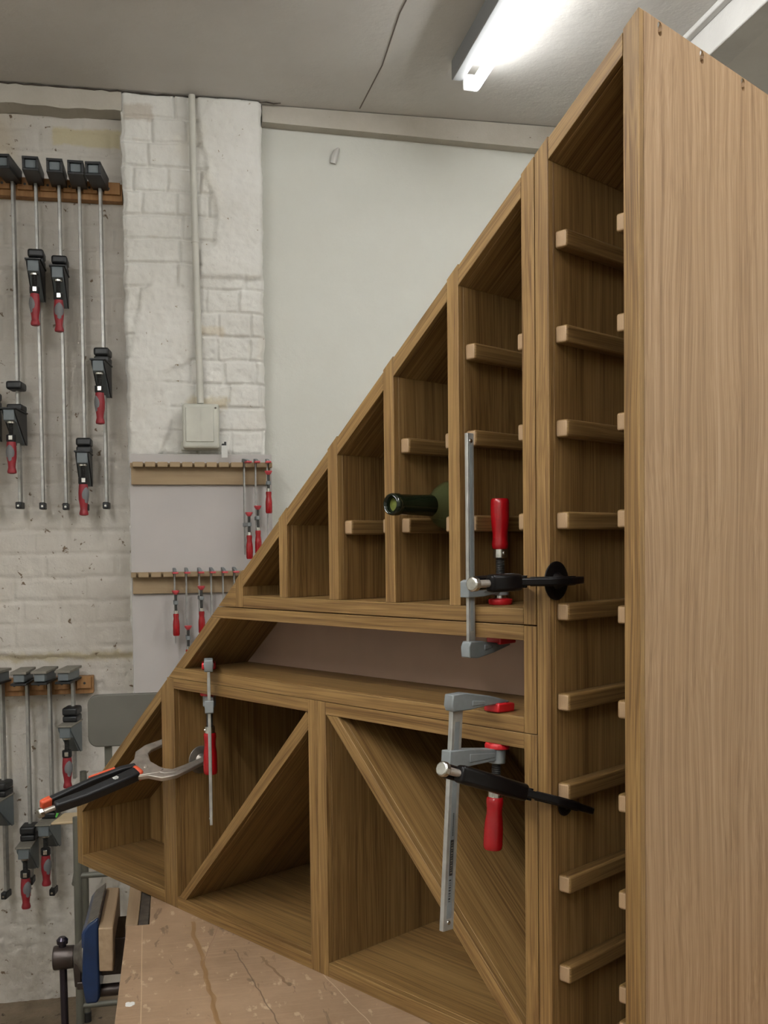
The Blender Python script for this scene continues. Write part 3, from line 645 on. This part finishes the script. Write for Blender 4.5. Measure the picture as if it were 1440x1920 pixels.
obj('lead_screw', MB().cyl((-.160,1.895,-.640), (-.02,1.895,-.640), .014, None, 20).box(-.1535, -.02, 1.84, 1.95, -.668, -.602), M_VDARK, vs, .001)
obj('guide_bar', MB().cyl((-.158,1.83,-.690), (-.02,1.83,-.690), .011, None, 18), M_VDARK, vs)
obj('guide_bar', MB().cyl((-.158,1.96,-.690), (-.02,1.96,-.690), .011, None, 18), M_VDARK, vs)
obj('release_lever', MB().ribbon([(-.196,-.642),(-.199,-.665),(-.198,-.700)], [.010,.014,.012], 1.875, 1.887, lambda p, q, h: (p, h, q)).box(-.200, -.180, 1.872, 1.892, -.704, -.690), M_VDARK, vs, .002)

# ------------------------------------------------------------------ stool behind the cabinet
st = thing('stool', 'grey metal workshop stool with a rounded rectangular backrest behind the left end of the cabinet', 'stool', rw(-.10, 2.9, FLOOR), PHI)
def rrect(x0, x1, z0, z1, r, n=6):
    P = []
    for cx, cz, a0 in ((x1-r, z0+r, -PI/2), (x1-r, z1-r, 0), (x0+r, z1-r, PI/2), (x0+r, z0+r, PI)):
        P += [(cx+r*math.cos(a0+PI/2*k/n), cz+r*math.sin(a0+PI/2*k/n)) for k in range(n+1)]
    return P
obj('backrest', MB().prism(rrect(-.152, .25, .968, 1.108, .026), -.135, -.118, 'y'), M_STOOLB, st, .003)
obj('back_post', MB().box(-.112, -.092, -.118, -.110, .70, 1.05).box(.19, .21, -.118, -.110, .70, 1.05), M_STOOL, st, .002)
obj('seat', MB().prism([(-.145,-.16),(.24,-.16),(.24,.22),(-.145,.22)], .72, .745, 'z'), M_STOOL, st, .01)
for x, y in ((-.183,-.20),(-.218,.36),(.26,-.20),(.26,.34)):
    lg = obj('leg', MB().sweep([(x,y,.0),(x+.003,y,.45),(x+.004,y,.80)], .0108, 14), M_STOOL, st)
    obj('foot_cap', MB().lathe([(0,.013),(.03,.013),(.032,.011)], (x,y,0), (0,0,1), 14), M_BLACK, lg)
obj('stretcher', MB().cyl((-.187,-.20,.645), (.26,-.20,.645), .0075, None, 12).cyl((-.187,-.20,.30), (.26,-.20,.30), .0075, None, 12), M_STOOL, st)
obj('stretcher', MB().cyl((-.189,-.20,.625), (-.216,.36,.625), .0065, None, 12).cyl((.26,-.20,.625), (.26,.34,.625), .0065, None, 12), M_STOOL, st)
of = obj('wooden_offcut', MB().prism([(-.262,-.06),(.20,-.06),(.20,.04),(-.238,.04)], 0, .007, 'z'), M_PALE, None, .0025)
of.location = rw(-.10, 2.9, FLOOR+.7455); of.rotation_euler = (0,0,PHI); tag(of, 'pale thin wooden offcut lying on the stool seat, sticking out left of the cabinet', 'wood')
gc = obj('cable_tie', MB().sweep([(0,0,0),(.004,0,.010),(.009,0,.022),(.008,0,.034)], [.0022,.0035,.0028,.0012], 8), M_GREEN, None)
gc.location = rw(-.352, 2.875, FLOOR+.758); gc.rotation_euler = (0,0,PHI); tag(gc, 'small bright green plastic bit standing on the pale wooden offcut', 'plastic scrap')

# ------------------------------------------------------------------ wall board with clamp racks
bd = obj('backing_board', MB().box(-.158, .300, 0, .012, -.62, .404), M_BOARD, None, .001)
bd.location = rw(0, 3.338, 0); bd.rotation_euler = (0,0,PHI); tag(bd, 'flat grey painted board fixed to the brick pier behind the small red clamps', 'board')
def rack(label, x0, x1, ztop, slots):
    t = thing('clamp_rack', label, 'rack', rw(0, 3.3375, ztop), PHI)
    obj('back_strip', MB().box(x0+.003, x1-.004, -.0155, -.0005, -.070, -.002), M_RAILPLY, t, .001)
    xs = [x0]+sum([[s-.0035, s+.0035] for s in slots], [])+[x1]
    mb = MB()
    for k in range(0, len(xs)-1, 2):
        if xs[k+1]-xs[k] > .004: mb.box(xs[k], xs[k+1], -.052, -.0155, -.016, 0)
    mb.box(x0, x1, -.0185, -.0157, -.0159, -.0002)
    obj('slotted_ledge', mb, M_RAILPLY, t, .001); return t
sl1 = [-.149+.0387*k for k in range(9)]+[.206,.243,.283]
sl2 = [-.138,-.0985,-.060,-.022,.015,.056,.094,.132,.168,.206,.245,.283]
rack('upper slotted wooden rack near the top of the grey board, holding three small red clamps', -.155, .297, .374, sl1)
rack('lower slotted wooden rack on the grey board, right end hidden by the cabinet', -.157, .297, .022, sl2)
def small_clamp(label, A, ztop, L, zs, zh0, zh1, twist, group):
    """hangs by its fixed arm on the ledge; local -y points out of the wall"""
    t = thing('small_screw_clamp', label, 'clamp', rw(A, 3.2985, ztop), PHI+twist, group)
    ox = 0
    obj('bar', MB().box(-.0025, .0025, -.005, .005, -L, .006), M_STEEL, t, .0005)
    obj('fixed_arm', MB().prism([(.009,-.002),(.009,.008),(.004,.013),(-.02,.010),(-.050,.004),(-.050,-.0015),(-.02,-.002)], -.005, .005, 'x'), M_CAST, t, .0012)
    obj('jaw_pad', MB().box(-.009, .009, -.062, -.034, -.0055, .0003), M_REDFADE, t, .0015)
    if zs is not None:
        z = zs-ztop; a = zh0-ztop; b_ = zh1-ztop
        obj('sliding_arm', MB().prism([(.008,z-.006),(.008,z+.006),(-.046,z+.005),(-.046,z-.005)], -.0048, .0048, 'x').cyl((0,-.048,z-.006), (0,-.048,z+.006), .0075, None, 16), M_CAST, t, .001)
        obj('spindle', MB().cyl((0,-.048,z+.030), (0,-.048,a+.008), .0042, None, 12), M_STEELD, t)
        obj('pressure_pad', MB().lathe([(z+.026,.005),(z+.030,.0085),(z+.036,.0120),(z+.039,.0118)], (0,-.048,0), (0,0,1), 20), M_REDFADE, t)
        obj('ferrule', MB().cyl((0,-.048,a), (0,-.048,a+.010), .0065, None, 16), M_CHROME, t)
        H = a-b_
        obj('handle', MB().lathe([(0,.0085),(.08*H,.0092),(.22*H,.0082),(.38*H,.0100),(.5*H,.0108),(.93*H,.0108),(H,.0090)], (0,-.048,a), (0,0,-1), 22), M_RED, t)
    return t
G1_, G2_ = 'small clamps on the upper rack', 'small clamps on the lower rack'
tw = math.radians(13)
small_clamp('small red handled clamp with a low slid jaw, leftmost on the upper rack', .206, .3745, .30, .172, .137, .061, tw, G1_)
small_clamp('small red handled clamp in the middle of the three on the upper rack', .243, .3745, .30, .193, .152, .075, tw*.2, G1_)
small_clamp('small red handled clamp with its jaw slid high, rightmost on the upper rack', .281, .3745, .24, .305, .277, .207, tw*.0, G1_)
small_clamp('small red handled clamp with visible bar tip, leftmost on the lower rack', -.022, .0225, .233, -.075, -.110, -.180, tw*.3, G2_)
small_clamp('small clamp with its red pad low, second from left on the lower rack', .015, .0225, .30, -.188, -.225, -.29, tw*.3, G2_)
small_clamp('small red handled clamp, third from left on the lower rack', .056, .0225, .26, -.062, -.104, -.175, tw*.5, G2_)
small_clamp('small clamp showing only its bare bar, fourth from left on the lower rack', .094, .0225, .30, -.20, -.24, -.30, tw*.4, G2_)
small_clamp('small clamp showing a short bare bar, fifth from left on the lower rack', .132, .0225, .30, -.20, -.24, -.30, tw*.4, G2_)
small_clamp('small clamp mostly hidden by the cabinet corner, rightmost on the lower rack', .168, .0225, .30, -.20, -.24, -.30, tw*.4, G2_)

# ------------------------------------------------------------------ parallel-jaw clamps on the left wall
def batten(label, x0, x1, z0, z1, slots, holes):
    t = thing('wall_batten', label, 'rack', rw(0, 3.447, (z0+z1)/2), PHI); h = (z1-z0)/2
    xs = [x0]+sum([[s-.011, s+.011] for s in slots if x0 < s < x1], [])+[x1]; mb = MB()
    for k in range(0, len(xs)-1, 2): mb.box(xs[k], xs[k+1], -.052, -.018, -h+.010, h)
    bk = obj('slotted_front', mb, M_RAILPINE, t, .0012)
    obj('back_strip', MB().box(x0, x1+.006, -.040, 0, -h-.008, h-.001), M_RAILPINE, t, .0012)
    hm = MB()
    for s in holes: hm.cyl((s,-.0524,.003), (s,-.045,.003), .0042, None, 12)
    obj('screw_heads', hm, M_STEELD, bk)
    return t
KU = [-.575,-.500,-.431,-.360,-.298,-.233]; KL = [-.571,-.494,-.425,-.352]
batten('orange pine batten high on the left wall with five black headed clamps', -.75, -.172, 1.236, 1.284, KU, [-.535,-.466,-.396,-.329,-.268,-.208])
batten('short orange pine batten low on the left wall, its drilled right end bare', -.75, -.296, -.367, -.318, KL, [-.535,-.460,-.388,-.317])
def k_clamp(label, A, ztop, L, zj, twist, group, headz=.033, foot=True, dusty=False, upper=True, htw=0.0, pads=0.0, handle=.100, barmat=None):
    """parallel jaw clamp hanging by its head; local -y out of the wall; zj = world z of the sliding jaw's top face"""
    t = thing('parallel_clamp', label, 'clamp', rw(A, 3.385, ztop), PHI+twist, group)
    face = M_KDUST if dusty else M_BLACK
    bar = obj('bar', MB().box(-.0046, .0046, -.012, .012, -L, .004), barmat or M_STEEL, t, .0012)
    # fixed head: hollow grey body between black wear plates
    hb = obj('fixed_head', MB().prism([(.020,-.004),(.020,headz-.006),(-.115,headz-.004),(-.115,.004)], -.0165, .0165, 'x'), M_KGREY, t, .002)
    obj('wear_plate', MB().box(-.0240, .0240, -.122, .022, -.006, .001), M_BLACK, hb, .0012)
    obj('top_plate', MB().box(-.0240, .0240, -.123, .022, headz-.004, headz+.004), face, hb, .0012)
    if upper: obj('side_rim', MB().box(-.0238, -.0165, -.121, .02, .001, headz-.003).box(.0165, .0238, -.121, .02, .001, headz-.003), M_BLACK, hb, .001)
    if zj is not None:
        z = zj-ztop
        if pads is not None:
            obj('rail_rest', MB().box(-.024, .024, -.052, .016, z+.026+pads, z+.052+pads), M_BLACK, t, .007, seg=3)
            obj('rail_rest', MB().box(-.023, .023, -.050, .016, z+.005, z+.025), M_BLACK, t, .005, seg=3)
        jb = obj('sliding_jaw', MB().prism([(.020,z-.10),(.020,z),(-.110,z),(-.110,z-.034),(-.072,z-.040),(-.012,z-.095)], -.0165, .0165, 'x'), M_KGREY, t, .002)
        obj('wear_plate', MB().box(-.0240, .0240, -.116, .022, z, z+.005), face, jb, .0012)
        obj('side_rim', MB().prism([(-.112,z),(.02,z),(.02,z-.10),(.006,z-.10),(-.108,z-.012)], -.0205, -.0165, 'x').prism([(-.112,z),(.02,z),(.02,z-.10),(.006,z-.10),(-.108,z-.012)], .0165, .0205, 'x'), M_BLACK if upper else M_KGREY, jb, .001)
        yh = -.088
        pr = []; q = z-.040
        while q > z-.078: pr += [(q,.0062),(q-.0012,.0078),(q-.0024,.0062)]; q -= .0028
        obj('spindle', MB().lathe(pr, (0,yh,0), (0,0,1), 16), M_STEELD, t)
        obj('spindle_nut', MB().lathe([(z-.042,.0120),(z-.036,.0125)], (0,yh,0), (0,0,1), 18), M_CHROME, t, .0005)
        cl = obj('ferrule', MB().lathe([(z-.076,.0125),(z-.078,.0150),(z-.096,.0152),(z-.099,.0135)], (0,yh,0), (0,0,1), 22), M_BLACK, t)
        obj('latch', MB().box(-.004, .008, yh-.0165, yh-.013, z-.094, z-.080), M_CHROME, cl, .0008)
        z0 = z-.098; H = handle
        hp = [(0,.0130),(.06,.0138),(.3,.0155),(.5,.0150),(.68,.0118),(.80,.0108),(.86,.0125),(.93,.0142),(.98,.0130),(1,.006)]
        hd = obj('handle', MB().lathe([(a*H, r) for a, r in hp], (0,yh,z0), (0,0,-1), 26), M_REDDIM, t, sharp=50)
        g = MB()
        ph = htw
        dx, dy = math.sin(ph), -math.cos(ph)
        # soft grey inlay: a lens hugging the handle
        nu, nv = 10, 14; vs_ = []; fs_ = []
        for i in range(nv+1):
            s_ = i/nv; zz = z0-H*(.10+.52*s_); rr = .0135+.0030*math.sin(PI*min(1, s_*1.2)); wd = 1.0*math.sin(PI*s_)**.6+.02
            for k in range(nu+1):
                a_ = (k/nu-.5)*2*wd; e = ph+a_; vs_.append(((rr+.0009*(1-(a_/max(wd,.01))**2)+.0002)*math.sin(e), yh-(rr+.0009*(1-(a_/max(wd,.01))**2)+.0002)*math.cos(e), zz))
        for i in range(nv):
            for k in range(nu): fs_.append((i*(nu+1)+k, i*(nu+1)+k+1, (i+1)*(nu+1)+k+1, (i+1)*(nu+1)+k))
        obj('grip_inlay', g.add(vs_, fs_), M_GRIP, hd)
    if foot:
        obj('end_stop', MB().box(-.009, .009, -.030, .016, -L-.004, -L+.018), M_BLACK, bar, .003)
        obj('stop_pin', MB().cyl((0,-.031,-L+.006), (0,-.0295,-L+.006), .0035, None, 10), M_CHROME, bar)
    return t
GU, GL = 'long clamps on the high batten', 'long clamps on the low batten'
k_clamp('long clamp cut by the left edge of the photo, head out of frame', -.575, 1.268, 1.035, .545, 0, GU, htw=.3)
k_clamp('long clamp with its jaw slid low, leftmost head on the high batten', -.500, 1.268, 1.035, .533, math.radians(-7), GU, htw=-.2, pads=.045)
k_clamp('long clamp with its jaw high, second head from left on the high batten', -.431, 1.266, 1.035, .992, 0, GU, htw=-.9)
k_clamp('long clamp with its jaw high, third head from left on the high batten', -.360, 1.264, 1.035, .975, 0, GU, htw=.2)
k_clamp('long clamp with its jaw near the bar end, fourth head on the high batten', -.298, 1.262, 1.035, .402, 0, GU, htw=.8)
k_clamp('long clamp with its jaw mid height beside the pier, rightmost on the high batten', -.233, 1.262, 1.030, .690, math.radians(-6), GU, htw=-.9)
k_clamp('clamp at the lower left edge with dusty jaw, leftmost on the low batten', -.571, -.318, .70, -.692, math.radians(-14), GL, dusty=True, upper=False, htw=-.1)
k_clamp('clamp with its jaw slid far down, second from left on the low batten', -.494, -.318, .66, -.838, math.radians(-4), GL, dusty=True, upper=False, htw=.7)
k_clamp('clamp whose jaw hides behind the pale offcut, third from left on the low batten', -.425, -.318, .70, -.770, math.radians(-8), GL, dusty=True, upper=False, htw=.8)
k_clamp('clamp with its jaw high and short bar, rightmost on the low batten', -.352, -.318, .33, -.462, math.radians(-9), GL, dusty=True, upper=False, foot=False, htw=.7)

# ------------------------------------------------------------------ conduit, junction box, tag
cd = obj('conduit_pipe', MB().sweep([(.061,0,1.555),(.0615,0,1.30),(.065,0,1.0),(.069,0,.75),(.0715,0,.568)], .0112, 18).lathe([(0,.0128),(.022,.0128)], (.0638,0,1.085), (0,0,1), 18), M_PIPE, None)
cd.location = rw(0, 3.335, 0); cd.rotation_euler = (0,0,PHI); tag(cd, 'cream painted vertical conduit pipe running down the brick pier into the switch box', 'pipe')
jb = thing('junction_box', 'old cream metal switch box at the foot of the conduit on the brick pier', 'electrical box', rw(.072, 3.352, .49), PHI)
obj('box_body', MB().box(-.060, .058, -.050, 0, -.070, .074), M_BOX, jb, .009, seg=4)
obj('cover', MB().box(-.050, .040, -.0535, -.049, -.050, .062), M_BOX, jb, .003)
obj('flange', MB().box(-.066, .060, -.012, 0, -.073, -.045), M_BOX, jb, .002)
obj('cover_ring', MB().lathe([(0,.0075),(.001,.0085),(.001,.0060)], (-.008,-.0535,.030), (0,-1,0), 22, cap=False), M_PIPE, jb)
obj('ridge', MB().box(-.001, .001, -.0545, -.053, -.045, .058), M_BOX, jb)
for x, z in ((.046,.060),(.036,-.030)): obj('screw', MB().lathe([(0,.0035),(.001,.003),(.0012,.0)], (x,-.0505,z), (0,-1,0), 10), M_WORN, jb)
tg = thing('hanging_tag', 'small white tag on a black hook hanging right of the switch box', 'tag', rw(.145, 3.305, .43), PHI)
obj('tag_plate', MB().box(-.010, .010, 0, .003, -.040, .0), M_WHITE, tg, .0008)
obj('hook', MB().box(-.008, -.001, .001, .0475, .0, .006).box(-.001, .006, .001, .006, .0, .012), M_BLACK, tg, .0008)
# filler knob of plaster on the right wall
pk = obj('wall_plug', MB().sweep([(0,0,0),(.004,-.004,.02),(.012,-.003,.040),(.020,0,.052)], [.011,.013,.010,.004], 10), M_BEAM, None)
pk.location = rw(.533, 3.434, 1.405); pk.rotation_euler = (0,0,PHI); tag(pk, 'small grey plaster stub sticking to the white wall near the ceiling', 'plaster')

# ------------------------------------------------------------------ fluorescent lights
def tube_light(label, A, N_, L, S, group=None, flip=1):
    t = thing('fluorescent_light', label, 'light', rw(A, N_, CEIL), PHI, group)
    obj('fixture_body', MB().box(-.052*flip-.018, -.052*flip+.018, -L, 0, -.060, -.0005), M_FIX, t, .003)
    for y in (-L+.006, -.006): obj('lamp_holder', MB().box(-.036*flip, .012, y-.005, y+.005, -.090, -.040), M_WHITE, t, .004)
    obj('tube', MB().cyl((0,-L+.013,-.075), (0,-.013,-.075), .0165, None, 24), emit('tube_glow', (.98,1.0,1.0), S), t)
    return t
SB = 46
tube_light('bare glowing fluorescent tube on the ceiling left of the tall column top', .900, 2.985, 1.5, SB*.31)
TL = 'further fluorescent lights'
tube_light('fluorescent tube overhead in line with the glowing one in view', .900, 1.00, 1.5, SB*1.0, TL)
tube_light('fluorescent tube overhead left of the camera', -.95, 1.35, 1.5, SB*1.2, TL)
tube_light('fluorescent tube behind the camera on the left', -.95, -.40, 1.5, SB*1.7, TL)
tube_light('fluorescent tube on the ceiling to the right of the camera', 2.30, .60, 1.5, SB*.8, TL)  # added, unseen tube placed to even out the light on the big side panel
w = bpy.data.worlds.new('World'); bpy.context.scene.world = w; w.use_nodes = True
w.node_tree.nodes['Background'].inputs[0].default_value = (.5,.5,.5,1); w.node_tree.nodes['Background'].inputs[1].default_value = .05

# ------------------------------------------------------------------ camera
yaw, pit, rol = math.radians(45.774), math.radians(-2.041), math.radians(-.6563)
fw = Vector((-math.sin(yaw)*math.cos(pit), math.cos(yaw)*math.cos(pit), math.sin(pit)))
r = Vector((math.cos(yaw), math.sin(yaw), 0)); u = r.cross(fw)
r2 = r*math.cos(rol)+u*math.sin(rol); u2 = -r*math.sin(rol)+u*math.cos(rol)
cam = bpy.data.cameras.new('camera'); co = bpy.data.objects.new('camera', cam); COL.objects.link(co)
M = Matrix.Identity(4)
for i in range(3): M[i][0] = r2[i]; M[i][1] = u2[i]; M[i][2] = -fw[i]; M[i][3] = CAM[i]
co.matrix_world = M
cam.sensor_fit = 'AUTO'; cam.sensor_width = 36; cam.lens = 1879.3/1920*36; cam.shift_y = (1091.2-960)/1920
cam.clip_start = .02; cam.clip_end = 50
sc = bpy.context.scene; sc.camera = co
sc.view_settings.view_transform = 'Standard'; sc.view_settings.look = 'None'; sc.view_settings.gamma = 1; sc.view_settings.exposure = 1.40
sc.view_settings.use_curve_mapping = False
